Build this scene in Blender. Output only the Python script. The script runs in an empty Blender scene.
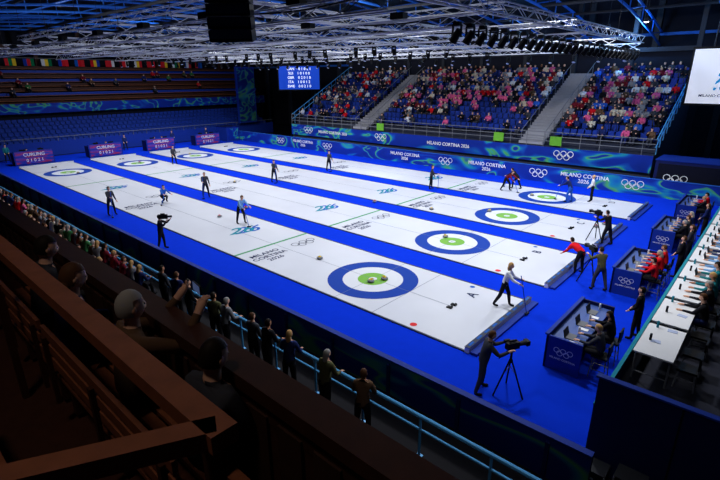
import bpy, math, random
import numpy as np
from mathutils import Vector, Matrix
random.seed(7)
sc=bpy.context.scene
try:
    sc.view_settings.view_transform='Standard'
except Exception: pass
COL=sc.collection
V=Vector
# ---------------------------------------------------------------- materials
def lin(c):
    return tuple(((x/255)/12.92 if x/255<=0.04045 else ((x/255+0.055)/1.055)**2.4) for x in c)+(1.0,)
MATS={}
def mat(name,rgb,rough=0.6,metal=0.0,emit=0.0,var=0.12,scale=6.0,spec=0.12,detail=2.0):
    if name in MATS: return MATS[name]
    m=bpy.data.materials.new(name); m.use_nodes=True
    nt=m.node_tree; b=nt.nodes['Principled BSDF']
    c=lin(rgb)
    tc=nt.nodes.new('ShaderNodeTexCoord'); no=nt.nodes.new('ShaderNodeTexNoise'); no.inputs['Scale'].default_value=scale; no.inputs['Detail'].default_value=detail
    nt.links.new(tc.outputs['Object'],no.inputs['Vector'])
    mx=nt.nodes.new('ShaderNodeMix'); mx.data_type='RGBA'
    mx.inputs[6].default_value=tuple(x*(1-var) for x in c[:3])+(1,)
    mx.inputs[7].default_value=tuple(min(1,x*(1+var)) for x in c[:3])+(1,)
    nt.links.new(no.outputs['Fac'],mx.inputs[0]); nt.links.new(mx.outputs[2],b.inputs['Base Color'])
    b.inputs['Roughness'].default_value=rough; b.inputs['Metallic'].default_value=metal
    b.inputs['Specular IOR Level'].default_value=spec
    if emit>0:
        nt.links.new(mx.outputs[2],b.inputs['Emission Color']); b.inputs['Emission Strength'].default_value=emit
    MATS[name]=m; return m
def banner_mat(name,stops,scale=0.25,dist=1.5,emit=0.0,vec=(1,1,1)):
    m=bpy.data.materials.new(name); m.use_nodes=True
    nt=m.node_tree; b=nt.nodes['Principled BSDF']
    tc=nt.nodes.new('ShaderNodeTexCoord'); mp=nt.nodes.new('ShaderNodeMapping'); mp.inputs['Scale'].default_value=vec
    w=nt.nodes.new('ShaderNodeTexNoise'); w.inputs['Scale'].default_value=scale; w.inputs['Detail'].default_value=1.0
    w.inputs['Distortion'].default_value=dist
    r=nt.nodes.new('ShaderNodeValToRGB'); cr=r.color_ramp
    cr.elements[0].position=stops[0][0]; cr.elements[0].color=lin(stops[0][1])
    cr.elements[1].position=stops[1][0]; cr.elements[1].color=lin(stops[1][1])
    for p,c in stops[2:]:
        e=cr.elements.new(p); e.color=lin(c)
    nt.links.new(tc.outputs['Object'],mp.inputs[0]); nt.links.new(mp.outputs[0],w.inputs['Vector'])
    nt.links.new(w.outputs['Fac'],r.inputs[0]); nt.links.new(r.outputs[0],b.inputs['Base Color'])
    b.inputs['Roughness'].default_value=.5; b.inputs['Specular IOR Level'].default_value=.1
    if emit: nt.links.new(r.outputs[0],b.inputs['Emission Color']); b.inputs['Emission Strength'].default_value=emit
    MATS[name]=m; return m
ICE=mat('ice_surface',(194,197,208),.38,var=.09,scale=.5,spec=.18,detail=6)
CARPET=mat('blue_carpet',(8,48,196),.95,var=.08,scale=3,spec=.02)
RBLUE=mat('house_blue',(26,60,150),.6,var=.03,spec=.05); RWHITE=mat('house_white',(200,203,212),.6,var=.02,spec=.05)
RGREEN=mat('house_green',(112,165,70),.6,var=.03,spec=.05); HOGG=mat('hog_green',(70,145,95),.7,var=.03,spec=.03)
LINE=mat('thin_line',(110,120,140),.7,spec=.03); EDGE=mat('sheet_edge',(60,64,80),.6)
NAVY=mat('navy_panel',(16,26,78),.6,var=.1,scale=1); NAVY2=mat('navy_dark',(9,12,30),.7); DBLUE=mat('deep_blue',(20,48,140),.6)
WHITE=mat('white_panel',(225,226,230),.5,var=.03); BLACK=mat('black_plastic',(14,14,16),.5); DGREY=mat('dark_grey',(42,44,50),.6)
GREY=mat('mid_grey',(110,112,118),.6); SILVER=mat('truss_aluminium',(205,208,214),.5,metal=.1,spec=.4)
TEAL=mat('logo_teal',(40,130,150),.7,spec=.03); LOGOB=mat('logo_blue',(40,90,175),.7,spec=.03); TXT=mat('text_dark',(50,58,90),.8,spec=.02); LIME=mat('lime_panel',(100,165,50),.5)
RINGG=mat('ring_grey',(90,94,110),.8,spec=.02)
WOOD=mat('dark_wood',(66,38,28),.55,var=.35,scale=9); WOOD2=mat('bench_wood',(135,80,54),.5,var=.3,scale=12)
RAILB=mat('rail_blue',(80,165,225),.4,metal=.1,spec=.4); SEATB=mat('seat_blue',(28,54,140),.5); STEP=mat('concrete_step',(46,50,66),.8)
STEPL=mat('stair_light',(140,140,146),.8); STONE=mat('granite',(120,122,128),.3,var=.4,scale=40); RED=mat('red_plastic',(200,25,30),.4); YEL=mat('yellow_plastic',(225,190,30),.4)
DARKW=mat('dark_wall',(24,26,36),.9,var=.2,scale=.4); CEIL=mat('ceiling_dark',(20,22,30),.9,var=.3,scale=.3); BLUEB=mat('blue_steel',(40,100,190),.6)
CONC=mat('floor_dark',(24,24,30),.8)
SKINS=[mat('skin_a',(222,172,146),.5,var=.03),mat('skin_b',(190,135,105),.5,var=.03),mat('skin_c',(120,78,56),.5,var=.03)]
HAIRS=[mat('hair_dark',(30,22,18),.6),mat('hair_brown',(84,54,34),.6),mat('hair_blond',(190,150,95),.6),mat('hair_grey',(160,158,155),.6)]
EYE=mat('eye_dark',(20,16,16),.3); LIP=mat('lips',(165,85,80),.5)
CL={k:mat('cloth_'+k,c,.85,var=.15,scale=10,spec=.08) for k,c in dict(black=(26,26,31),charcoal=(58,60,68),navy=(30,42,92),red=(205,24,34),white=(226,228,232),blue=(40,92,190),
  lightblue=(120,165,215),pink=(215,90,140),green=(60,120,70),olive=(84,84,56),brown=(96,72,54),grey=(130,132,138),orange=(215,110,40),cream=(205,195,175),teal=(30,120,130),maroon=(110,26,40)).items()}
BAN=banner_mat('venue_banner',[(0,(14,36,120)),(.46,(16,44,145)),(.52,(20,76,170)),(.56,(30,135,160)),(.585,(80,165,90)),(.615,(18,48,145)),(1,(14,32,112))],.4,2.2,vec=(.5,1,1.2))
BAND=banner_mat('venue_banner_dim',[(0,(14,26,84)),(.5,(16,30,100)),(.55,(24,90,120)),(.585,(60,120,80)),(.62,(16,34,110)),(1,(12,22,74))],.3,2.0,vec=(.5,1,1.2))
# ---------------------------------------------------------------- mesh builder
class MB:
    def __init__(s): s.v=[];s.f=[];s.m=[];s.mats=[]
    def mi(s,m):
        if m not in s.mats: s.mats.append(m)
        return s.mats.index(m)
    def add(s,vs,fs,m):
        o=len(s.v); s.v+= [tuple(x) for x in vs]; s.f+=[tuple(o+i for i in f) for f in fs]; s.m+=[s.mi(m)]*len(fs)
    def box(s,c,d,m,rz=0,M=None):
        x,y,z=d[0]/2,d[1]/2,d[2]/2
        vs=[V((a,b,e)) for a in(-x,x) for b in(-y,y) for e in(-z,z)]
        if M is None: M=Matrix.Translation(c)@Matrix.Rotation(rz,4,'Z')
        else: M=Matrix.Translation(c)@M
        s.add([M@p for p in vs],[(0,1,3,2),(4,6,7,5),(0,4,5,1),(2,3,7,6),(0,2,6,4),(1,5,7,3)],m)
    def tube(s,a,b,r,m,n=6,r2=None,cap=True):
        a=V(a);b=V(b);r2=r if r2 is None else r2; d=(b-a)
        if d.length<1e-6: return
        q=d.to_track_quat('Z','Y'); vs=[]
        for P,R in((a,r),(b,r2)):
            for i in range(n):
                t=2*math.pi*i/n; vs.append(P+q@V((R*math.cos(t),R*math.sin(t),0)))
        fs=[(i,(i+1)%n,n+(i+1)%n,n+i) for i in range(n)]
        if cap: fs+=[tuple(range(n-1,-1,-1)),tuple(range(n,2*n))]
        s.add(vs,fs,m)
    def path(s,pts,r,m,n=6):
        for a,b in zip(pts,pts[1:]): s.tube(a,b,r,m,n)
    def ring(s,c,r0,r1,m,n=64,ax='Z'):
        vs=[];
        for i in range(n):
            t=2*math.pi*i/n
            for R in(r0,r1):
                p=(R*math.cos(t),R*math.sin(t))
                vs.append({'Z':(c[0]+p[0],c[1]+p[1],c[2]),'Y':(c[0]+p[0],c[1],c[2]+p[1]),'X':(c[0],c[1]+p[0],c[2]+p[1])}[ax])
        s.add(vs,[(2*i,2*i+1,(2*i+3)%(2*n),(2*i+2)%(2*n)) for i in range(n)],m)
    def lathe(s,c,prof,m,n=24):
        vs=[];k=len(prof)
        for i in range(n):
            t=2*math.pi*i/n
            for r,z in prof: vs.append((c[0]+r*math.cos(t),c[1]+r*math.sin(t),c[2]+z))
        s.add(vs,[(i*k+j,((i+1)%n)*k+j,((i+1)%n)*k+j+1,i*k+j+1) for i in range(n) for j in range(k-1)],m)
    def ell(s,c,r,m,n=10,k=8,M=None):
        vs=[];fs=[]
        for j in range(k+1):
            ph=math.pi*j/k
            for i in range(n):
                t=2*math.pi*i/n; p=V((r[0]*math.sin(ph)*math.cos(t),r[1]*math.sin(ph)*math.sin(t),r[2]*math.cos(ph)))
                if M: p=M@p
                vs.append(p+V(c))
        for j in range(k):
            for i in range(n): fs.append((j*n+i,(j+1)*n+i,(j+1)*n+(i+1)%n,j*n+(i+1)%n))
        s.add(vs,fs,m)
    def obj(s,name,parent=None,loc=(0,0,0),rz=0,smooth=False):
        me=bpy.data.meshes.new(name); me.from_pydata(s.v,[],s.f); 
        for m in s.mats: me.materials.append(m)
        me.polygons.foreach_set('material_index',s.m)
        if smooth: me.polygons.foreach_set('use_smooth',[True]*len(s.f))
        me.update(); o=bpy.data.objects.new(name,me); COL.objects.link(o); o.location=loc; o.rotation_euler=(0,0,rz)
        if parent: o.parent=parent
        return o
def empty(name,loc=(0,0,0),rz=0):
    o=bpy.data.objects.new(name,None); COL.objects.link(o); o.location=loc; o.rotation_euler=(0,0,rz); o.empty_display_size=.2; return o
def text(name,body,size,M,m,parent=None,ext=.004,shear=0,align='CENTER'):
    cu=bpy.data.curves.new(name,'FONT'); cu.body=body; cu.size=size; cu.extrude=ext; cu.align_x=align; cu.align_y='CENTER'; cu.shear=shear; cu.resolution_u=3
    cu.offset=size*.012
    cu.materials.append(m); o=bpy.data.objects.new(name,cu); COL.objects.link(o); o.matrix_local=M
    if parent: o.parent=parent
    return o
def frame(loc,xdir,ydir):
    x=V(xdir).normalized(); y=V(ydir).normalized(); z=x.cross(y)
    M=Matrix((x,y,z)).transposed().to_4x4(); M.translation=V(loc); return M
def rings(mb,c,R,m,ux,uy,th=.8):
    ux=V(ux);uy=V(uy);c=V(c)
    for dx,dy in((-2.2,0),(0,0),(2.2,0),(-1.1,-1),(1.1,-1)):
        q=c+ux*dx*R+uy*(dy+.5)*R; n=24; vs=[]
        for i in range(n):
            t=2*math.pi*i/n; d=ux*math.cos(t)+uy*math.sin(t); vs+=[q+d*R*th,q+d*R]
        mb.add(vs,[(2*i,2*i+1,(2*i+3)%(2*n),(2*i+2)%(2*n)) for i in range(n)],m)
# ---------------------------------------------------------------- camera
cam=bpy.data.cameras.new('camera'); cam.sensor_width=36; cam.lens=468.995/720*36; cam.clip_end=400; cam.clip_start=.05
co=bpy.data.objects.new('camera',cam); COL.objects.link(co); sc.camera=co
yaw,pit,rol=.7301,.3324,-.0039
d=V((-math.sin(yaw)*math.cos(pit),math.cos(yaw)*math.cos(pit),-math.sin(pit))); r=V((math.cos(yaw),math.sin(yaw),0)); u=r.cross(d)
r2=r*math.cos(rol)+u*math.sin(rol); u2=-r*math.sin(rol)+u*math.cos(rol)
M=Matrix((r2,u2,-d)).transposed().to_4x4(); M.translation=V((11.208,-13.2887,7.6868)); co.matrix_world=M
# ---------------------------------------------------------------- room shell
b=MB(); b.box((-25,12,-.15),(90,76,.2),CONC); b.obj('floor')
b=MB(); b.box((-18.2,8.95,-.025),(56,28.1,.05),CARPET); b.obj('blue_carpet_floor')
b=MB(); b.box((-25,12,15.05),(90,76,.3),CEIL); b.obj('ceiling')
for n,c,dd in(('wall_back',(-25,42,7.4),(90,.3,15)),('wall_left',(-66,12,7.4),(.3,62,15)),('wall_right',(18,12,7.4),(.3,62,15)),('wall_front',(-25,-22,7.4),(90,.3,15))):
    b=MB(); b.box(c,dd,DARKW)
    if n=='wall_back':
        for x in np.arange(-60,16,6): b.box((x,41.6,7.4),(.5,.5,14.6),DGREY)
        for z in(9.5,11.5): b.box((-25,41.6,z),(88,.3,.25),BLUEB)
    b.obj(n)
# ---------------------------------------------------------------- curling sheets
PIT=6.0634; W=4.385; L=34.747; E=5.405
for i in range(4):
    y=i*PIT; p=empty('curling_sheet',(0,y,0))
    b=MB(); b.box((-L/2,0,.015),(L+2*E,W,.03),ICE)
    for s in(-1,1): b.box((-L/2,s*(W/2+.03),.02),(L+2*E+.12,.06,.04),EDGE)
    b.obj('ice_slab',p)
    b=MB(); z=.034
    for tx in(0,-L):
        b.ring((tx,0,z),1.219,1.829,RBLUE); b.ring((tx,0,z),.61,1.219,RWHITE); b.ring((tx,0,z),.17,.61,RGREEN,48); b.ring((tx,0,z),.001,.17,RWHITE,32)
        b.box((tx,0,z+.001),(.015,W,.002),LINE)
        s=1 if tx==0 else -1
        b.box((tx+s*1.829,0,z),(.015,W,.004),LINE)
    b.box((-L/2,0,z+.001),(L+7.3,.016,.002),LINE)
    b.box((-6.401,0,z+.002),(.13,W,.005),HOGG); b.box((-L+6.401,0,z+.002),(.13,W,.005),HOGG)
    rings(b,(-5.4,1.15,z+.002),.22,RINGG,(0,1,0),(-1,0,0))
    rings(b,(-L/2-3,1.0,z+.002),.24,RINGG,(0,1,0),(-1,0,0))
    b.ring((3.4,-1.95,z+.002),.001,.12,RED,20); b.ring((3.4,1.95,z+.002),.001,.1,LOGOB,20)
    b.obj('ice_markings',p)
    for cx,cy in((-9.4,.5),(-L/2-8,.2)):
        text('games_logo','26',1.4,frame((cx,cy-.4,.040),(.25,1,0),(-1,.25,0)),TEAL,p,.001,shear=.5)
        text('games_logo_blue','26',1.4,frame((cx+.12,cy-.1,.037),(.25,1,0),(-1,.25,0)),LOGOB,p,.001,shear=.5)  # offset blue layer under the teal figures, part of the logo's colours
    text('ice_lettering','MILANO\nCORTINA\n2026',.42,frame((-5.2,-1.1,.040),(0,1,0),(-1,0,0)),TXT,p,.001)
    text('ice_lettering_far','MILANO\nCORTINA\n2026',.46,frame((-L/2-1,-1.0,.040),(0,1,0),(-1,0,0)),TXT,p,.001)
    text('sheet_letter','ABCD'[i],.55,frame((3.75,1.3,.040),(0,1,0),(-1,0,0)),TXT,p,.001)
    # bumper and hack
    b=MB()
    for X in(E+.13,-L-E-.13):
        b.box((X,0,.09),(.14,W+.12,.18),WHITE)
        b.box((X+(.0),0,.185),(.16,W+.14,.012),EDGE)
        for k in range(9): b.box((X,-2+k*.5,.195),(.08,.28,.008),LOGOB)
        b.box((X+.22 if X>0 else X-.22,0,.04),(.22,W+.1,.08),DBLUE)
    b.obj('end_bumper',p)
    b=MB()
    for X in(3.66,-L-3.66):
        for s in(-1,1):
            b.box((X,s*.14,.05),(.2,.13,.04),BLACK); b.box((X+.06,s*.14,.075),(.06,.13,.05),BLACK,M=Matrix.Rotation(.4,4,'Y'))
        b.box((X,0,.04),(.06,.3,.02),DGREY)
    b.obj('foot_hack',p)
def stone(x,y,m):
    b=MB()
    b.lathe((0,0,0),[(.001,0),(.06,0),(.1,.012),(.135,.035),(.145,.057),(.135,.08),(.1,.102),(.06,.112),(.001,.114)],STONE,24)
    b.lathe((0,0,.113),[(.001,.0),(.075,.0),(.075,.008),(.001,.014)],m,20)
    b.path([(0,0,.12),(.0,0,.15),(-.04,0,.165),(-.09,0,.16)],.014,m,8); b.obj('curling_stone',None,(x,y,.037),random.uniform(0,6),True)
for x,y,m in[(-3.2,.1,YEL),(.4,.25,YEL),(.15,-.3,YEL),(-.6,6.4,YEL),(-7.9,9.5,RED),(-4.1,10.4,YEL),(-13,3.1,RED),(-1.2,12.3,YEL),(-.9,17.9,YEL),(-33.5,.4,YEL),(-34.9,6.3,RED),(-36,12.2,YEL),(-12.5,.9,RED),(-20,7,YEL),(4.6,13.2,RED),(4.8,14,RED)]: stone(x,y,m)
# ---------------------------------------------------------------- barrier walls
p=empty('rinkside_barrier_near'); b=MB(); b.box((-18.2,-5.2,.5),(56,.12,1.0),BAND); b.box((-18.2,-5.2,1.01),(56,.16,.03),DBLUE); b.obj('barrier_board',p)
b=MB()
for x in np.arange(-45,9.7,2.0): b.box((x,-5.3,.45),(.08,.06,.9),NAVY)
b.obj('barrier_posts',p)
b=MB()
for z in(1.05,.72): b.tube((-46,-6.5,z),(9.4,-6.5,z),.045 if z>1 else .028,RAILB,8)
for x in np.arange(-46,9.5,1.6): b.tube((x,-6.5,0),(x,-6.5,1.05),.03,RAILB,8); b.box((x,-6.5,.02),(.14,.14,.02),RAILB)
b.obj('spectator_handrail')
p=empty('rinkside_barrier_far'); b=MB(); b.box((-18.35,23.05,.6),(55.6,.12,1.2),BAN); b.box((-18.35,23.05,1.21),(55.6,.18,.04),LOGOB); b.obj('barrier_board',p)
b=MB()
for x in(-34,-26,-11,-2.6,4): rings(b,(x,22.97,.65),.22,WHITE,(1,0,0),(0,0,1))
b.obj('ring_emblems',p)
for x in(-30,-15.5,-7,.8): text('banner_lettering','MILANO CORTINA\n2026',.4,frame((x,22.97,.62),(1,0,0),(0,0,1)),WHITE,p,.003)
b=MB(); b.box((8,25,1.2),(6,2.6,2.4),NAVY); b.box((8,23.65,1.2),(5.6,.04,2.0),NAVY2); b.box((8,25,2.42),(6.1,2.7,.05),DBLUE); rings(b,(6.3,23.6,1.2),.22,WHITE,(1,0,0),(0,0,1)); b.obj('entrance_block_structure')
# ---------------------------------------------------------------- grandstand (far side)
SX0,SX1=-34,4.6; NR=13; DEP=.8; RIS=.42; SY=25.0; SZ=2.5
stairs=[(-24,-22.1),(-5.3,-3.3)]
def in_stair(x,mg=.3): return any(a-mg<x<c+mg for a,c in stairs)
p=empty('grandstand_far'); b=MB()
for k in range(NR):
    zt=SZ+k*RIS; b.box(((SX0+SX1)/2,SY+k*DEP+DEP/2,zt/2),(SX1-SX0,DEP,zt),STEP)
for a,c in stairs:
    for k in range(NR*2):
        b.box(((a+c)/2,SY+k*DEP/2+DEP/4,SZ+(k+1)*RIS/2-.05),(c-a,DEP/2,.22),STEPL)
b.obj('tiers',p)
b=MB(); seats=[]
for k in range(NR):
    x=SX0+.6
    while x<SX1-.4:
        if not in_stair(x):
            z=SZ+k*RIS; y=SY+k*DEP+.5
            if k>0:
                b.box((x,y-.05,z+.43),(.44,.4,.05),SEATB); b.box((x,y+.17,z+.66),(.44,.05,.42),SEATB); b.box((x,y+.05,z+.2),(.05,.06,.42),DGREY)
                seats.append((x,y-.02,z,k))
        x+=.55
b.obj('seat_rows',p)
b=MB(); b.box(((SX0+SX1)/2,SY-.12,1.85),(SX1-SX0,.14,1.2),BAN)
for x in(-31,-20,-1.5): rings(b,(x,SY-.2,1.9),.24,WHITE,(1,0,0),(0,0,1))
b.obj('fascia_banner',p)
for x in(-27,-12): text('fascia_lettering','MILANO CORTINA 2026',.42,frame((x,SY-.2,1.85),(1,0,0),(0,0,1)),WHITE,p,.003)
b=MB()
for z in(2.9,3.25,3.6): b.tube((SX0,SY-.1,z),(SX1,SY-.1,z),.03,GREY,6)
for x in np.arange(SX0,SX1+.1,1.4): b.tube((x,SY-.1,2.4),(x,SY-.1,3.6),.025,GREY,6)
for a,c in stairs:
    for x in(a,c): 
        b.tube((x,SY+.4,SZ+1.1),(x,SY+NR*DEP,SZ+NR*RIS+1.0),.03,GREY,6)
        for k in range(0,NR,2): b.tube((x,SY+.4+k*DEP,SZ+k*RIS),(x,SY+.4+k*DEP,SZ+k*RIS+1.1),.025,GREY,6)
for x in(SX1,SX0):
    for zz in(.55,1.1): b.tube((x,SY,SZ+zz),(x,SY+NR*DEP,SZ+NR*RIS+zz),.04,RAILB,6)
    for k in range(NR): b.tube((x,SY+.4+k*DEP,SZ+k*RIS),(x,SY+.4+k*DEP,SZ+k*RIS+1.3),.03,RAILB,6)
b.box((-20,SY-.25,2.95),(.9,.05,.7),LIME);b.box((-7.0,SY-.25,2.95),(.9,.05,.7),LIME);b.box((-2.2,SY-.25,2.95),(.9,.05,.7),LIME)
b.obj('guard_rails',p)
b=MB(); b.box(((SX0+SX1)/2,SY+NR*DEP+.3,5),(SX1-SX0+1,.2,10),DARKW)
for x in np.arange(SX0,SX1+2,4.8): b.box((x,SY+NR*DEP+.1,7),(.35,.35,14),DGREY)
b.box(((SX0+SX1)/2,SY+NR*DEP+.1,9.9),(SX1-SX0,.5,.35),DGREY)
b.obj('rear_structure',p)
# ---------------------------------------------------------------- end stands (left)
p=empty('grandstand_end'); b=MB()
for k in range(6):
    z=.9+k*.38; b.box((-47.4-k*.8,12,z/2),(.8,40,z),DBLUE if k%2 else NAVY)
    for y in np.arange(-7,31,.55): b.box((-47.5-k*.8,y,z+.5),(.05,.45,.5),SEATB)
    for y in np.arange(-7,31,.55): b.box((-47.3-k*.8,y,z+.38),(.4,.45,.05),SEATB)
b.box((-46.9,12,.75),(.12,40,1.5),DBLUE); b.tube((-46.8,-8,1.9),(-46.8,32,1.9),.03,GREY)
for y in np.arange(-8,32,1.6): b.tube((-46.8,y,1.4),(-46.8,y,1.9),.02,GREY)
b.obj('lower_tier',p)
b=MB(); b.box((-52.6,12,4.6),(.3,46,1.1),BAN); b.box((-52.6,12,5.2),(.4,46,.12),WOOD); b.obj('balcony_banner',p)
b=MB()
for k in range(8):
    z=5+k*.5; b.box((-53.3-k*.95,12,z-.4),(.95,46,.8),WOOD); b.box((-53.5-k*.95,12,z+.55),(.06,46,.35),SEATB if k in(1,4,6) else WOOD); b.box((-53.3-k*.95,12,z+.4),(.35,46,.05),WOOD2)
b.box((-57.5,12,2.2),(9,46,4.2),NAVY2)
for y in np.arange(-9,34,5.2): b.box((-60.8,y,10),(.4,.4,9),WOOD)
b.box((-61,12,11.2),(.5,46,.9),WOOD); b.obj('wooden_balcony',p)
b=MB(); fc=[(0,100,60),(200,200,200),(190,30,40),(20,50,140),(220,180,40),(200,30,40),(10,80,160),(190,20,30)]
FM=[mat('flag_%d'%i,c,.8,var=.05) for i,c in enumerate(fc)]
for i,y in enumerate(np.arange(-6,30,1.9)):
    ms=random.sample(FM,3)
    for j in range(3): b.box((-59.6,y-.38+j*.38,9.65),(.04,.38,.8),ms[j])
b.tube((-59.6,-8,10.15),(-59.6,32,10.15),.03,GREY); b.obj('row_of_national_flags')
p=empty('hanging_scoreboard',(-38.6,30.4,7.75),math.atan2(49.8,43.7))
b=MB(); b.box((0,0,0),(5.6,.3,3.2),BLACK); b.box((0,-.17,0),(5.3,.04,2.9),mat('screen_blue',(20,60,170),.4,emit=1.0,var=.02))
LED=mat('led_white',(225,232,245),.4,emit=1.2)
for x in(-2,2): b.tube((x,0,1.6),(x,0,7.05),.04,DGREY)
b.obj('display_panel',p)
for j,t in enumerate(['CAN    0 1 0 2 1','SUI    1 0 1 0 0','GBR    0 2 0 1 0','ITA    1 0 0 1 2','SWE    0 0 2 1 0']):
    text('score_row',t,.46,frame((0,-.2,1.1-j*.54),(1,0,0),(0,0,1)),LED,p,.003)
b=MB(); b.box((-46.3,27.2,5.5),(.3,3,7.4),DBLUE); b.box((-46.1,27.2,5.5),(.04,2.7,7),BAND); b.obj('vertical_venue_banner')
b=MB(); b.box((8.9,26.4,7.7),(7,.3,3.7),BLACK); b.box((8.9,26.22,7.7),(6.7,.04,3.4),mat('screen_white',(215,218,225),.4,emit=.6,var=.02))
for x in(6.5,11): b.tube((x,26.6,9.5),(x,26.6,14.85),.06,DGREY)
so=b.obj('video_screen')
text('screen_logo','26',1.5,frame((7.15,26.19,7.3),(1,0,0),(.2,0,1)),mat('screen_teal',(20,130,180),.4,emit=.6),so,.003,shear=.4)
text('screen_caption','MILANO CORTINA',.25,frame((7.3,26.19,6.5),(1,0,0),(0,0,1)),TXT,so,.003)
# ---------------------------------------------------------------- far-end score booths
ROWS=banner_mat('booth_display',[(0,(30,40,140)),(.44,(36,50,150)),(.49,(130,40,90)),(.52,(150,50,90)),(.56,(50,60,160)),(1,(20,40,140))],1.2,.5,emit=.12,vec=(1,.4,3))
for y in(-.5,6,12,18):
    p=empty('sheet_score_booth',(-42,y,0)); b=MB()
    b.box((0,0,.65),(.25,3.3,1.3),DBLUE); b.box((.14,0,.68),(.03,3.1,1.1),ROWS); b.box((-.5,0,1.1),(1.0,3.3,.06),NAVY)
    for s in(-1,1): b.box((-.5,s*1.62,.55),(1.0,.06,1.1),NAVY)
    b.box((-.2,-.8,1.28),(.05,.5,.32),BLACK); b.box((-.2,.7,1.28),(.05,.5,.32),BLACK); b.obj('booth_desk',p)
    text('booth_name','CURLING',.42,frame((.17,0,.95),(0,1,0),(0,0,1)),WHITE,p,.003); text('booth_score','0 1 0 2 1',.4,frame((.17,0,.42),(0,1,0),(0,0,1)),WHITE,p,.003)
b=MB(); b.box((-43.6,22,.9),(2.4,1.9,1.8),DBLUE); b.box((-43.6,22,1.83),(2.5,2.0,.05),NAVY); b.box((-42.38,22,.95),(.03,1.5,1.3),BAN); b.obj('corner_cabin_structure')
# ---------------------------------------------------------------- team benches/desks at near end
for i,y in enumerate((-1.4,5.0,11.3,17.3)):
    p=empty('official_desk',(7.45,y,0)); b=MB()
    b.box((.04,1.5,.5),(.06,3.0,1.0),NAVY); b.box((.5,.03,.5),(.92,.06,1.0),DBLUE); b.box((.5,2.97,.5),(.92,.06,1.0),NAVY)
    b.box((.45,1.5,.86),(.86,2.9,.05),mat('desk_top',(60,84,150),.4)); b.box((.02,1.5,1.02),(.1,3.04,.05),DBLUE)
    for s in range(3):
        yy=.5+s*.95; b.box((.5,yy,.895),(.24,.34,.02),GREY); b.box((.36,yy,1.0),(.02,.34,.22),BLACK,M=Matrix.Rotation(-.25,4,'Y'))
        b.tube((.6,yy+.35,.885),(.6,yy+.35,1.08),.03,WHITE,10); b.box((.65,yy-.3,.89),(.21,.15,.012),WHITE)
    b.obj('desk_body',p)
    rb=MB(); rings(rb,(.5,-.005,.6),.08,WHITE,(1,0,0),(0,0,1)); rings(rb,(.005,1.5,.55),.1,WHITE,(0,-1,0),(0,0,1)); rb.obj('desk_emblem',p)
    text('desk_lettering','MILANO CORTINA',.08,frame((.5,-.005,.38),(1,0,0),(0,0,1)),WHITE,p,.002)
def stool(x,y,z=0,rz=0,h=.62,name='bar_stool'):
    b=MB()
    for s in(-1,1):
        for t in(-1,1): b.tube((s*.2,t*.2,0),(s*.15,t*.15,h),.014,GREY,6)
    b.box((0,0,h+.02),(.4,.4,.05),BLACK); b.box((0,-.2,h+.28),(.38,.04,.3),BLACK); b.path([(-.17,-.17,.25),(.17,-.17,.25),(.17,.17,.25),(-.17,.17,.25),(-.17,-.17,.25)],.01,GREY)
    for s in(-1,1): b.tube((s*.17,-.19,h),(s*.17,-.2,h+.4),.012,GREY)
    return b.obj(name,None,(x,y,z),rz)
# ---------------------------------------------------------------- press platform
p=empty('press_platform'); b=MB()
b.box((13.2,9.5,.48),(7.4,27.6,.95),mat('platform_floor',(40,42,54),.8)); b.box((13.2,-4.35,1.08),(7.4,.1,2.16),NAVY); b.box((13.2,-4.35,2.17),(7.5,.14,.04),DBLUE)
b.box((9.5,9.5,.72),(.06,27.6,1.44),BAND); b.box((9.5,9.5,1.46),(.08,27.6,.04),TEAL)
for x in(10.9,12.4,13.9,15.4): b.box((x,-4.41,1.08),(.03,.03,2.1),NAVY2)
b.obj('platform_body',p)
PZ=.96
ty=[-2.05+k*1.9 for k in range(12)]
for k,y in enumerate(ty):
    b=MB(); b.box((0,0,.74),(.8,1.7,.035),WHITE)
    for s in(-1,1):
        for t in(-1,1): b.tube((s*.34,t*.76,0),(s*.34,t*.76,.73),.02,GREY,8)
        b.tube((-.34,s*.76,.2),(.34,s*.76,.2),.012,GREY)
    b.box((0,0,.68),(.68,1.4,.05),GREY)
    for q in range(2):
        yy=-.4+q*.8
        if k>1 and random.random()<.5: b.box((.12,yy,.77),(.24,.34,.02),GREY); b.box((-.02,yy,.86),(.02,.34,.2),DGREY,M=Matrix.Rotation(-.3,4,'Y'))
        b.box((.2+random.uniform(-.3,.0),yy+.3,.763),(.21,.15,.008),mat('paper',(180,192,225),.7),rz=random.uniform(-.5,.5))
        b.tube((-.2,yy+.3,.757),(-.2,yy+.3,.93),.028,TEAL if q else BLACK,8)
    b.obj('press_table',None,(10.02,y+.85,PZ))
# ---------------------------------------------------------------- foreground balcony
p=empty('wooden_gallery'); b=MB()
b.box((0,-11.9,5.96),(27,.2,.1),WOOD); b.box((0,-11.9,5.84),(27,.14,.14),WOOD)
b.box((0,-11.94,5.2),(27,.05,1.3),WOOD)
for x in np.arange(-13,13.4,.3): b.box((x,-11.97,5.2),(.2,.03,1.24),mat('gallery_slat',(60,38,30),.7,var=.4))
b.box((0,-12.6,4.9),(27,1.4,.16),WOOD); b.box((0,-13.7,5.0),(27,.9,.9),WOOD); b.box((0,-14.8,5.3),(27,1.3,1.6),WOOD); b.obj('gallery_deck',p)
b=MB()
b.box((6.6,-12.66,6.57),(6.9,.1,.07),WOOD2)
for x in(3.4,6.6,9.95): b.box((x,-12.66,5.76),(.06,.05,1.56),WOOD)
a0=V((10.0,-12.66,6.57)); a1=V((9.5,-13.6,6.57)); dv=(a1-a0); b.box(tuple((a0+a1)/2),(dv.length,.08,.07),WOOD2,rz=math.atan2(dv.y,dv.x)); b.box((9.55,-13.5,5.99),(.06,.06,1.1),WOOD)
b.obj('gallery_rail',p)
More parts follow.
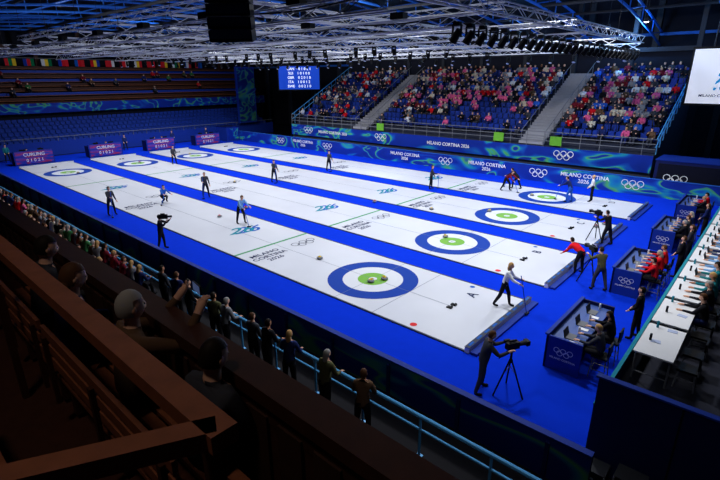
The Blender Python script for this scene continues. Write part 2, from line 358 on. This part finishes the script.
for x0,yy,zz in((8.2,-12.28,5.38),(6.0,-12.28,5.38),(8.2,-13.25,5.6)):
    b=MB()
    for j in range(4): b.box((0,-.18+j*.11,0),(2.1,.08,.035),WOOD2)
    for j in range(3): b.box((0,-.24,.2+j*.12),(2.1,.03,.08),WOOD2)
    for x in(-.95,0,.95): b.box((x,0,-.19),(.06,.36,.34),WOOD); b.box((x,-.27,.12),(.05,.03,.6),WOOD)
    b.obj('slatted_bench',None,(x0,yy,zz))
# ---------------------------------------------------------------- lighting rig
def truss(b,a,c,s=.38,step=.75,r=.03):
    a=V(a);c=V(c);d=(c-a);n=max(2,int(d.length/step)); dn=d.normalized(); side=dn.cross(V((0,0,1))).normalized()*s/2; up=V((0,0,s/2))
    offs=[side+up,-side+up,-side-up,side-up]
    for o in offs: b.tube(a+o,c+o,r,SILVER,5)
    for k in range(n):
        p0=a+d*k/n; p1=a+d*(k+1)/n
        for i in range(4):
            o,q=offs[i],offs[(i+1)%4]
            if k%2: o,q=q,o
            b.tube(p0+o,p1+q,r*.55,SILVER,3,cap=False)
RZ=9.5; p=empty('lighting_truss_rig'); b=MB()
YS=[-3,2,7,12,17,22.3]; XS=[-38,-33,-28,-23,-18,-13,-8,-3,3.1]
for y in YS: truss(b,(XS[0],y,RZ),(XS[-1],y,RZ))
for x in XS: truss(b,(x,YS[0],RZ+.4),(x,YS[-1],RZ+.4))
b.obj('truss_grid',p)
b=MB()
for y in YS[::2]: truss(b,(-38,y+2.4,10.9),(0,y+2.4,10.9),.3,.9,.022)
for x in XS:
    for y in YS: b.tube((x,y,RZ+.2),(x,y,14.85),.012,DGREY,4)
b.obj('upper_truss',p)
b=MB()
def fixture(b,x,y,z,t=0.5,a=0,k=1.0):
    b.box((x,y,z-.08*k),(.22*k,.16*k,.12*k),BLACK)
    for s in(-1,1): b.box((x+s*.14*k,y,z-.28*k),(.03,.08,.36*k),BLACK)
    dx,dy=math.cos(a)*math.sin(t),math.sin(a)*math.sin(t); q=V((x,y,z-.38*k)); dv=V((dx,dy,-math.cos(t)))
    b.tube(q-dv*.16*k,q+dv*.24*k,.1*k,BLACK,10,r2=.13*k); b.tube(q+dv*.235*k,q+dv*.245*k,.11*k,mat('lamp_lens',(190,200,220),.2),10)
for y in np.arange(.2,22.4,.8): fixture(b,3.1,y,RZ-.2,.6,math.pi)
for x in XS[:-2]:
    for y in YS[2:-1]: 
        for q in(.8,2.1,3.4): fixture(b,x+q,y,RZ-.25,.3,random.uniform(0,6),.8)
for x in np.arange(-36,3,1.6): fixture(b,x,22.3,RZ-.25,.5,-1.57)
# cable looms and dimmer boxes on the trusses
for y in YS:
    for x in XS[:-1]:
        pts=[(x+5*t,y+.1,RZ+.22-.12*math.sin(math.pi*t)) for t in(0,.25,.5,.75,1)]; b.path(pts,.035,BLACK,5)
        b.box((x+2.5,y,RZ+.36),(.6,.3,.22),BLACK)
b.obj('stage_light_fixtures',p)
def speaker(x,y,z,rz):
    b=MB()
    for k in range(5):
        b.box((0,k*.03,-k*.34),(1.3,.55,.32),BLACK,M=Matrix.Rotation(k*.06,4,'X')); b.box((0,-.28+k*.03,-k*.34),(1.2,.02,.26),DGREY,M=Matrix.Rotation(k*.06,4,'X'))
    for s in(-.5,.5): b.tube((s,0,.15),(s,0,14.85-z),.02,DGREY)
    b.box((0,0,.2),(1.2,.1,.08),GREY); b.obj('hanging_loudspeaker_array',None,(x,y,z),rz)
speaker(-1.9,-4.4,10.3,.7)
b=MB()
for x in np.arange(-60,17,5.5):
    pts=[(x,y,14.6-((y-12)/30)**2*3.2) for y in np.linspace(-20,41,16)]; lo=[(q[0],q[1],q[2]-1.1) for q in pts]
    b.path(pts,.1,BLUEB,6); b.path(lo,.1,BLUEB,6)
    for i in range(15): b.tube(pts[i],lo[i],.05,BLUEB,5); b.tube(lo[i],pts[i+1],.05,BLUEB,5)
for y in np.arange(-16,40,7): b.tube((-60,y,12.9),(16,y,12.9),.12,DGREY,6)
b.obj('roof_girders')
b=MB()
for x,y in((-2,33),(1.5,30),(-14,35),(-26,35)):
    b.lathe((x,y,11.6),[(.001,.3),(.12,.3),(.3,0),(.28,0),(.1,.25)],DGREY,14); b.ell((x,y,11.66),(.2,.2,.1),mat('bulb',(240,245,255),.3,emit=12),10,6); b.tube((x,y,11.9),(x,y,14.85),.02,DGREY)
b.obj('high_bay_lamps')
# ---------------------------------------------------------------- people
def D(a): return math.radians(a)
def skel(po):
    """forward = +Y. returns verts, radii, edges, labels, info"""
    g=lambda k,dv:po.get(k,dv)
    ln=D(g('lean',3)); up=V((D(0)+math.sin(D(g('side',0))),math.sin(ln),math.cos(ln))).normalized()
    vs=[];rs=[];es=[];lb=[]
    def add(p,r,par,l):
        vs.append(V(p));rs.append(r); i=len(vs)-1
        if par is not None: es.append((par,i)); lb.append(l)
        return i
    w=g('w',1.0)
    pel=add((0,0,0),.135*w,None,None); sp=add(up*.2,.128*w,pel,'top'); ch=add(up*.38,.145*w,sp,'top'); nb=add(up*.49,.075,ch,'top'); nk=add(up*.56,.054,nb,'skin')
    hp=ln*.5+D(g('hpitch',0)); hy=D(g('hyaw',0)); hd=V((0,math.sin(hp),math.cos(hp))); hc=up*.57+hd*.105
    add(hc,.06,nk,'skin'); info={'head':hc,'hp':hp,'hy':hy,'hands':{}}
    for s,S in((-1,'l'),(1,'r')):
        th,ab,kn=[D(x) for x in g('leg_'+S,(2,4,4))]
        hip=V((s*.095,0,-.03)); d1=V((s*math.sin(ab)*math.cos(th),math.sin(th),-math.cos(th)*math.cos(ab))).normalized(); a2=th-kn
        d2=V((s*math.sin(ab)*.5,math.sin(a2),-math.cos(a2))).normalized()
        h=add(hip,.108*w,pel,'pants'); kp=hip+d1*.43; k=add(kp,.072,h,'pants'); mid=add(kp+d2*.15,.066,k,'pants'); an=add(kp+d2*.41,.048,mid,'pants')
        info['ank_'+S]=kp+d2*.41
        f=V((0,.15,-.045)) if not(g('toe_'+S,0)) else V((0,.08,-.12))
        t=add(kp+d2*.41+V((0,.04,-.035)),.045,an,'shoe'); add(kp+d2*.41+f+V((0,.03,0)),.036,t,'shoe')
        a,b_,e,inn=[D(x) for x in g('arm_'+S,(8,10,15,0))]
        sh=up*.45+V((s*.178,0,0)); u1=V((s*math.sin(b_),math.sin(a)*math.cos(b_),-math.cos(a)*math.cos(b_))).normalized()
        a3=a+e; bb=b_-inn; u2=V((s*math.sin(bb),math.sin(a3)*math.cos(bb),-math.cos(a3)*math.cos(bb))).normalized()
        si=add(sh,.075*w,ch,'top'); ep=sh+u1*.28; el=add(ep,.055,si,'top'); fm=add(ep+u2*.08,.052,el,'top'); wp=ep+u2*.25; wr=add(wp,.033,fm,'top')
        info['hands'][S]=wp+u2*.1
        pl=add(wp+u2*.07,.034,wr,'skin')
        if g('fingers',True):
            lat=V((0,0,1)).cross(u2); 
            if lat.length<.2: lat=V((0,1,0)).cross(u2)
            lat.normalize(); nrm=u2.cross(lat).normalized()*(-s if abs(u2.z)>.5 else -1)
            for q,(o,l) in enumerate(((-.027,.036),(-.009,.045),(.009,.042),(.027,.033))):
                b0=wp+u2*.105+lat*o; m=add(b0+u2*l*.5,.0095,pl,'skin'); add(b0+u2*(l*1.1)+nrm*l*.7,.008,m,'skin')
            m=add(wp+u2*.07+lat*.045,.011,pl,'skin'); add(wp+u2*.11+lat*.055+nrm*.015,.009,m,'skin')
    return vs,rs,es,lb,info
def head(hair,long=False,hat=None):
    out=[]
    b=MB(); b.ell((0,0,0),(.074,.09,.112),EYE,16,12); vs=[V(v) for v in b.v]
    for v in vs:
        if v.z<-.03: k=1-(-.03-v.z)*3.2; v.x*=max(.35,k)
        if v.y>.06 and abs(v.x)<.022 and -.04<v.z<.02: v.y+=.022*(1-abs(v.z+.015)/.035) if abs(v.z+.015)<.035 else 0
    out.append((vs,b.f,'skin'))
    for s in(-1,1):
        b=MB(); b.ell((s*.028,.079,.012),(.011,.008,.007),EYE,6,4); out.append(([V(v) for v in b.v],b.f,'eye'))
        b=MB(); b.ell((s*.076,-.005,-.005),(.009,.02,.03),EYE,6,5); out.append(([V(v) for v in b.v],b.f,'skin'))
    b=MB(); b.ell((0,.082,-.052),(.024,.008,.007),EYE,8,4); out.append(([V(v) for v in b.v],b.f,'lip'))
    b=MB(); b.ell((0,.0,0),(.083,.099,.122),EYE,16,12)
    vs=[V(v) for v in b.v]; fs=[]
    for f in b.f:
        c=sum((vs[i] for i in f),V())/4
        if c.z>.05 or (c.y<.0 and c.z>-.055) : fs.append(f)
    for v in vs: v.y-=.008; v.z+=.004
    out.append((vs,fs,'hair'))
    if long:
        b=MB(); b.ell((0,-.06,-.09),(.075,.045,.13),EYE,10,8); out.append(([V(v) for v in b.v],b.f,'hair'))
    return out
PEND=[]
def make_pose(key,po,hair_long=False,lvl=1):
    vs,rs,es,lb,info=skel(po)
    me=bpy.data.meshes.new('tmp_'+key); me.from_pydata(vs,es,[]); o=bpy.data.objects.new('tmp_'+key,me); COL.objects.link(o)
    o.modifiers.new('s','SKIN'); sv=me.skin_vertices[0].data
    for i,r_ in enumerate(rs): sv[i].radius=(r_,r_); sv[i].use_root=(i==0)
    su=o.modifiers.new('u','SUBSURF'); su.levels=lvl; su.render_levels=lvl
    PEND.append((key,o,vs,rs,es,lb,info,hair_long))
BODY={}
SLOT={'skin':0,'top':1,'pants':2,'shoe':3,'hair':4,'eye':5,'lip':6}
def flush():
    dg=bpy.context.evaluated_depsgraph_get(); dg.update()
    for key,o,vs,rs,es,lb,info,hl in PEND:
        ev=o.evaluated_get(dg); me=bpy.data.meshes.new_from_object(ev,depsgraph=dg)
        n=len(me.vertices); co_=np.empty(n*3); me.vertices.foreach_get('co',co_); co_=co_.reshape(-1,3)
        faces=[tuple(pp.vertices) for pp in me.polygons]
        cen=np.array([co_[list(f)].mean(0) for f in faces])
        best=np.full(len(faces),1e9); lab=np.zeros(len(faces),int)
        for (i,j),l in zip(es,lb):
            a=np.array(vs[i]);c=np.array(vs[j]); ab=c-a; t=np.clip(((cen-a)@ab)/max(ab@ab,1e-9),0,1)
            q=a+t[:,None]*ab; dd=np.linalg.norm(cen-q,axis=1)/(rs[i]*(1-t)+rs[j]*t)
            m_=dd<best; best[m_]=dd[m_]; lab[m_]=SLOT[l]
        V_=[V(x) for x in co_]; F=list(faces); Lb=list(lab)
        Mh=Matrix.Translation(info['head'])@Matrix.Rotation(-info['hp'],4,'X')@Matrix.Rotation(info['hy'],4,'Z')
        for hv,hf,l in head(0,hl):
            off=len(V_); V_+=[Mh@x for x in hv]; F+=[tuple(off+i for i in f) for f in hf]; Lb+=[SLOT[l]]*len(hf)
        zmin=min(x.z for x in V_)
        nm=bpy.data.meshes.new(key); nm.from_pydata([(x.x,x.y,x.z-zmin) for x in V_],[],F)
        for m_ in(SKINS[0],CL['black'],CL['black'],CL['black'],HAIRS[0],EYE,LIP): nm.materials.append(m_)
        nm.polygons.foreach_set('material_index',Lb); nm.polygons.foreach_set('use_smooth',[True]*len(F)); nm.update()
        BODY[key]=(nm,{k:V((h.x,h.y,h.z-zmin)) for k,h in info['hands'].items()},-zmin)
        bpy.data.objects.remove(o,do_unlink=True); bpy.data.meshes.remove(me)
    PEND.clear()
POSES={
 'stand':dict(),
 'stand_relax':dict(arm_l=(5,10,40,28),arm_r=(8,10,30,15),leg_l=(5,8,5),leg_r=(-4,6,3)),
 'broom_stand':dict(arm_r=(35,10,55,10),arm_l=(10,10,20,5),leg_l=(6,8,6),leg_r=(-5,8,4),lean=6),
 'sweep':dict(lean=48,arm_r=(30,8,20,12),arm_l=(55,8,10,15),leg_l=(35,8,35),leg_r=(-12,8,15),hpitch=-10),
 'lean_broom':dict(lean=28,arm_r=(35,8,35,12),arm_l=(45,8,25,15),leg_l=(18,8,20),leg_r=(-5,8,8)),
 'crouch':dict(lean=25,leg_l=(100,10,135),leg_r=(75,10,130),arm_l=(50,12,30,10),arm_r=(55,12,30,10),hpitch=-15),
 'bend':dict(lean=62,leg_l=(12,8,18),leg_r=(4,8,12),arm_l=(25,10,25,10),arm_r=(35,10,30,10),hpitch=-20),
 'cameraman':dict(lean=14,arm_r=(45,18,70,20),arm_l=(50,12,60,15),leg_l=(12,10,14),leg_r=(-8,10,8),hpitch=10),
 'shoulder_cam':dict(lean=4,arm_r=(60,25,85,35),arm_l=(60,12,75,25),leg_l=(8,10,8),leg_r=(-8,10,6)),
 'woman_walk':dict(lean=14,arm_r=(40,12,30,10),arm_l=(30,12,45,10),leg_l=(20,5,12),leg_r=(-14,5,14),w=.9),
 'rail_lean':dict(lean=10,arm_l=(12,14,62,30),arm_r=(15,14,60,30),leg_l=(6,6,6),leg_r=(-4,6,6)),
 'sit_desk':dict(leg_l=(88,6,85),leg_r=(86,6,80),arm_l=(40,10,50,15),arm_r=(45,10,45,15),lean=12,hpitch=12),
 'sit_photo':dict(leg_l=(88,6,85),leg_r=(86,6,80),arm_l=(70,12,70,25),arm_r=(70,12,70,25),lean=8),
 'sit_gallery':dict(leg_l=(88,8,85),leg_r=(86,8,80),arm_l=(25,12,60,30),arm_r=(20,12,70,35),lean=12,hpitch=8),
}
for k,po in POSES.items(): make_pose(k,po,False,1)
for k in('woman_walk','sit_gallery','sit_desk','rail_lean'): make_pose(k+'_l',POSES[k],True)
for i in range(6):
    rr=random.Random(i)
    make_pose('crowd%d'%i,dict(leg_l=(88,6,rr.uniform(75,95)),leg_r=(86,6,rr.uniform(75,95)),arm_l=(rr.uniform(15,40),12,rr.uniform(40,80),30),arm_r=(rr.uniform(15,60),12,rr.uniform(40,80),30),lean=rr.uniform(-4,22),hyaw=rr.uniform(-30,30),hpitch=rr.uniform(-5,10),w=rr.uniform(.95,1.12),fingers=(i<2)),i%2==0,1 if i<2 else 0)
flush()
def person(name,key,x,y,z,deg,top='black',pants='black',skin=0,hair=0,shoe='black',parent=None,sc_=1.0,tilt=0):
    nm,hands,ph=BODY[key]; o=bpy.data.objects.new(name,nm); COL.objects.link(o)
    o.location=(x,y,z); o.rotation_euler=(0,0,D(deg-90)); o.scale=(sc_,)*3
    for i,m_ in((0,SKINS[skin]),(1,CL[top]),(2,CL[pants]),(3,CL[shoe]),(4,HAIRS[hair])):
        o.material_slots[i].link='OBJECT'; o.material_slots[i].material=m_
    if parent: o.parent=parent
    Mw=Matrix.Translation((x,y,z))@Matrix.Rotation(D(deg-90),4,'Z')@Matrix.Scale(sc_,4)
    return {k:Mw@h for k,h in hands.items()},Mw
def broom(h,foot,col=None):
    b=MB(); f=V(foot); dd=(f-h).normalized(); top_=h-dd*.35
    b.tube(top_,f+V((0,0,.03)),.016,col or MATS['cloth_blue'],8)
    b.box((f.x,f.y,f.z+.035),(.2,.09,.05),BLACK,rz=random.uniform(0,3)); b.obj('curling_broom')
def tripod_cam(x,y,deg,h=1.45):
    b=MB()
    for k in range(3):
        a=2*math.pi*k/3+.5; b.tube((0,0,h-.35),(.42*math.cos(a),.42*math.sin(a),0),.022,BLACK,6); b.tube((0,0,h-.6),(.2*math.cos(a),.2*math.sin(a),h*.42),.01,GREY,5)
    b.tube((0,0,h-.5),(0,0,h-.1),.03,BLACK,8); b.lathe((0,0,h-.16),[(.001,0),(.07,0),(.07,.08),(.001,.08)],DGREY,12)
    b.box((0,0,h),(.14,.34,.18),BLACK); b.tube((0,.16,h),(0,.38,h),.055,DGREY,12,r2=.07); b.box((0,.42,h),(.16,.1,.13),BLACK); b.box((-.1,-.1,h+.09),(.06,.16,.07),BLACK); b.box((0,0,h+.13),(.04,.2,.04),BLACK)
    b.tube((0,-.1,h-.1),(.12,-.45,h-.22),.012,BLACK,6); b.obj('tripod_video_camera',None,(x,y,0),D(deg-90))
Z=.032
def pl(key,x,y,deg,top,pants='black',z=Z,br=None,**k):
    h,Mw=person(k.pop('name','curler'),key,x,y,z,deg,top,pants,**k)
    if br: broom(h['r'],Mw@V((br[0],br[1],0)))
    return h,Mw
pl('broom_stand',-17.9,-3.0,10,'charcoal',z=0,br=(.35,.6),name='curling_coach')
h,Mw=pl('shoulder_cam',-9.8,-3.9,50,'black',z=0,name='camera_operator')
b=MB(); b.box((0,0,0),(.14,.4,.2),BLACK); b.tube((0,.2,0),(0,.4,0),.05,DGREY,10); b.box((0,.0,.13),(.03,.2,.05),BLACK); b.obj('shoulder_video_camera',None,(-9.65,-3.75,1.62),D(50-90))
pl('crouch',-18.3,.4,0,'blue','black',br=(.5,.7))
pl('broom_stand',-17.6,3.1,-20,'charcoal',z=0,br=(.3,.5))
pl('lean_broom',-10.5,1.0,0,'lightblue','black',br=(.15,.95),hair=1)
pl('broom_stand',-18,9.3,0,'charcoal',z=0,br=(.3,.5)); pl('broom_stand',-18.2,15.5,0,'charcoal',z=0,br=(.3,.5)); pl('broom_stand',-7.4,15.3,30,'charcoal',z=0,br=(-.3,.5),hair=1)
pl('stand_relax',-31.7,8.2,0,'charcoal',z=0,name='match_umpire')
pl('sweep',-2.6,19.2,180,'black',br=(.1,1.0)); pl('sweep',-3.0,18.2,0,'maroon','black',br=(.1,1.0),hair=1)
pl('lean_broom',1.6,17.8,180,'navy','blue',br=(.15,.95)); pl('stand_relax',2.6,18.9,200,'white','black',hair=2)
pl('cameraman',5.8,10.6,160,'black',z=0,name='camera_operator',br=None); tripod_cam(5.2,10.85,160)
pl('bend',6.0,6.1,160,'red','black',z=0,name='curling_coach')
pl('cameraman',7.1,4.9,140,'olive','charcoal',z=0,name='camera_operator'); tripod_cam(6.6,5.35,140)
pl('woman_walk_l',5.0,1.2,15,'white','black',br=(.25,.85),hair=2)
pl('cameraman',6.7,-3.6,40,'charcoal','charcoal',z=0,name='camera_operator',sc_=1.04,hair=1); tripod_cam(7.25,-3.2,60,1.4)
pl('stand_relax',9.0,1.95,180,'black','black',z=0,name='team_official')
for x,y,t,k in((8.75,-.9,'charcoal','sit_desk'),(8.75,.1,'black','sit_desk_l'),(8.75,5.6,'red','sit_desk'),(8.75,6.6,'red','sit_desk_l'),(8.75,7.4,'red','sit_desk'),(8.75,11.9,'black','sit_desk'),(8.75,12.9,'charcoal','sit_desk'),(8.75,13.8,'navy','sit_desk_l'),(8.75,17.9,'black','sit_desk'),(8.75,19,'red','sit_desk')):
    person('team_official',k,x,y,.2,180,t,'black',hair=random.randrange(4)); stool(x+.02,y,0,D(90))
for x,y,t in((9.1,8.4,'black'),(9.1,10.4,'charcoal'),(9.1,15.2,'navy')): person('team_official','stand_relax',x,y,0,180,t,'black',hair=1)
for y,k in((-.8,0),(.4,1),(5.6,2),(6.5,0),(11.8,1),(12.7,0),(17.6,2),(18.5,0)):
    person('timing_official','sit_desk',-43.1,y,.1,0,['lightblue','navy','pink'][k],'black'); stool(-43.15,y,0,D(-90),.5,'office_stool')
for x,y in((-45,-2),(-44.8,9.2),(-45,15),(-44.9,19.6)): person('event_volunteer','stand_relax',x,y,0,0,random.choice(['blue','navy','teal']),'black')
for k,y in enumerate(ty):
    for q in(0,1):
        yy=y+.5+q*.8; stool(10.68,yy,PZ,D(90),.44,'conference_chair')
        if k>=2 or (k==1 and q==1): person('journalist',random.choice(['sit_desk','sit_desk_l']),10.64,yy,PZ,180,random.choice(['black','charcoal','navy','grey','teal','black','lightblue']),'navy',skin=random.randrange(2),hair=random.randrange(4))
for x,y in((11.6,1),(11.9,3.2),(11.5,5.4),(12.0,7),(11.7,9.5),(12.0,12.5),(11.6,15)): person('journalist','stand_relax',x,y,PZ,random.uniform(150,210),random.choice(['black','teal','charcoal']),'navy',hair=random.randrange(4))
tops=['black','charcoal','navy','grey','brown','olive','red','green','maroon','cream','blue','pink','white','orange']
p=empty('rail_spectator_crowd'); xs=-27.0
def spec(x,y,z=0,t=None,pose=None,hair=None,s=None):
    person('spectator',pose or random.choice(['rail_lean','stand','rail_lean_l','stand_relax','rail_lean']),x,y,z,random.uniform(75,125),t or random.choice(tops[:10] if random.random()<.7 else tops),'black',parent=p,hair=random.choice([0,0,1,2,3]) if hair is None else hair,skin=random.randrange(2),sc_=s or random.uniform(.93,1.04))
while xs<-4.4:
    spec(xs,-7.2,.24,pose=random.choice(['sit_gallery','sit_gallery_l'])); xs+=random.uniform(.55,.85)
for x,t,ps,hr in((-3.6,'charcoal','stand',0),(-2.7,'navy','rail_lean',1),(-1.9,'black','stand_relax',0),(-.4,'olive','stand',0),(.15,'grey','rail_lean',3),(1.5,'charcoal','stand',1),(2.1,'black','rail_lean',0),(3.0,'navy','rail_lean_l',2),(4.3,'olive','rail_lean_l',3),(5.5,'brown','rail_lean',1)): spec(x,-6.85,0,t,ps,hr,1.0)
xs=-27
while xs<-4:
    if random.random()<.75: spec(xs,-7.95,.0)
    xs+=.7
b=MB(); b.box((-15.7,-7.3,.62),(23,.4,.06),SEATB); b.box((-15.7,-7.2,.12),(23,.9,.24),CONC)
for x in np.arange(-27,-4.3,2): b.box((x,-7.3,.4),(.08,.3,.4),DGREY)
b.obj('spectator_bench_row')
# gallery spectators
person('gallery_spectator','sit_gallery_l',7.15,-12.38,4.98,85,'navy','black',hair=1)
person('gallery_spectator','sit_gallery',6.2,-12.3,4.98,85,'charcoal','black',hair=0)
h,Mw=person('gallery_spectator','sit_photo',8.05,-12.25,4.98,85,'brown','black',hair=3)
b=MB(); b.box((0,0,0),(.15,.012,.075),BLACK); b.box((0,-.008,0),(.135,.004,.065),mat('phone_screen',(90,110,160),.3,emit=.3)); q=(h['l']+h['r'])/2; b.obj('smartphone',None,(q.x,q.y+.03,q.z+.04),D(-10))
person('gallery_spectator','sit_gallery',8.95,-12.2,4.98,95,'charcoal','black',hair=0,sc_=.95)
# far crowd
p=empty('grandstand_spectator_crowd')
for x,y,z,k in seats:
    if x<-24: pr=.5 if k>4 else .25
    elif x<-5: pr=.8 if k>5 else (.45 if k>2 else .15)
    else: pr=.75 if k>2 else .35
    if -16<x<-9 and 4<k<8: t=random.choice(['pink','pink','red','black'])
    else: t=random.choice(['black','black','charcoal','navy','navy','grey','white','red','brown','blue','cream','maroon','pink','pink','charcoal'] if x>-22 else ['red','red','white','black','navy','charcoal','grey'])
    if random.random()<pr: person('spectator','crowd%d'%random.choice([2,3,4,5]),x,y-.12,z,-90,t,random.choice(['black','navy','charcoal']),parent=p,hair=random.randrange(4),skin=random.randrange(3) if random.random()<.3 else 0)
p=empty('balcony_spectator_crowd')
for k in range(6):
    for y in np.arange(-6,29,.6):
        if random.random()<.07: person('spectator','crowd%d'%random.choice([2,3,4]),-53.2-k*.95,y,5+k*.5,0,random.choice(tops[:9]),'black',parent=p)
b=MB()
for dx,w_,h_ in((-.2,.6,.35),(.5,.5,.5),(1.1,.4,.3)):
    b.box((9.9+dx,-4.68,h_/2),(w_,.4,h_),BLACK); b.box((9.9+dx,-4.68,h_+.01),(w_+.02,.42,.02),DGREY); b.box((9.9+dx,-4.9,h_*.6),(w_*.4,.02,.04),GREY)
    for s in(-1,1): b.box((9.9+dx+s*w_/2,-4.89,h_/2),(.03,.03,h_),GREY)
b.obj('equipment_flight_cases',None,(0,0,0))
# ---------------------------------------------------------------- lights
def spot(x,y,z,tx,ty_,P,ang,col=(1,1,1),rad=.4,bl=.6):  # shared by the rig lamps over the ice and the added fill spots
    l=bpy.data.lights.new('arena_and_fill_spot','SPOT'); l.energy=P; l.spot_size=D(ang); l.spot_blend=bl; l.shadow_soft_size=rad; l.color=col
    o=bpy.data.objects.new('arena_and_fill_spot_light',l); COL.objects.link(o); o.location=(x,y,z); o.rotation_euler=(V((tx,ty_,0))-V((x,y,z))).to_track_quat('-Z','Y').to_euler()
for x in(-38,-29,-20,-11,-2,5):
    for y in(1,9.5,18): spot(x,y,8.8,x,y,1650,150,(.96,.98,1),.35,.8)
spot(-14,12,12.5,-14,32,4200,110,(.9,.93,1)); spot(-30,12,12.5,-32,32,3800,110,(.9,.93,1)); spot(0,14,12.5,2,34,3200,100,(.9,.93,1))
spot(-38,12,12.5,-60,12,3800,110,(.8,.88,1))
spot(9,4,10,10.5,6,800,100,(1,.98,.95))
for x in(-22,-13,-4,5): spot(x,-4.2,9,x,-6.8,330,95,(.88,.93,1))  # fill spots added to brighten the near spectators and blue handrail
spot(8.5,-14.5,12.5,8.0,-12,200,80,(1,.82,.68)); spot(10,-9,11,12,-4,250,90,(.9,.93,1))  # the warm spot is an added fill for the dark gallery wood and people
for x,y in((0,34),(-12,36),(-28,36),(8,30),(2,20)):
    l=bpy.data.lights.new('blue_wash','POINT'); l.energy=700; l.color=(.15,.45,1); l.shadow_soft_size=.3; o=bpy.data.objects.new('blue_wash_light',l); COL.objects.link(o); o.location=(x,y,11.2)
for x in(-34,-25,-16,-7,1):  # unseen point lights added above the rig to brighten the trusses
    for y in(2,16):
        l=bpy.data.lights.new('rig_fill_light','POINT'); l.energy=270; l.color=(.95,.97,1); l.shadow_soft_size=.5; o=bpy.data.objects.new('rig_fill_light',l); COL.objects.link(o); o.location=(x,y,12.3)
w=bpy.data.worlds.new('world'); sc.world=w; w.use_nodes=True; w.node_tree.nodes['Background'].inputs[0].default_value=(.035,.04,.06,1); w.node_tree.nodes['Background'].inputs[1].default_value=1
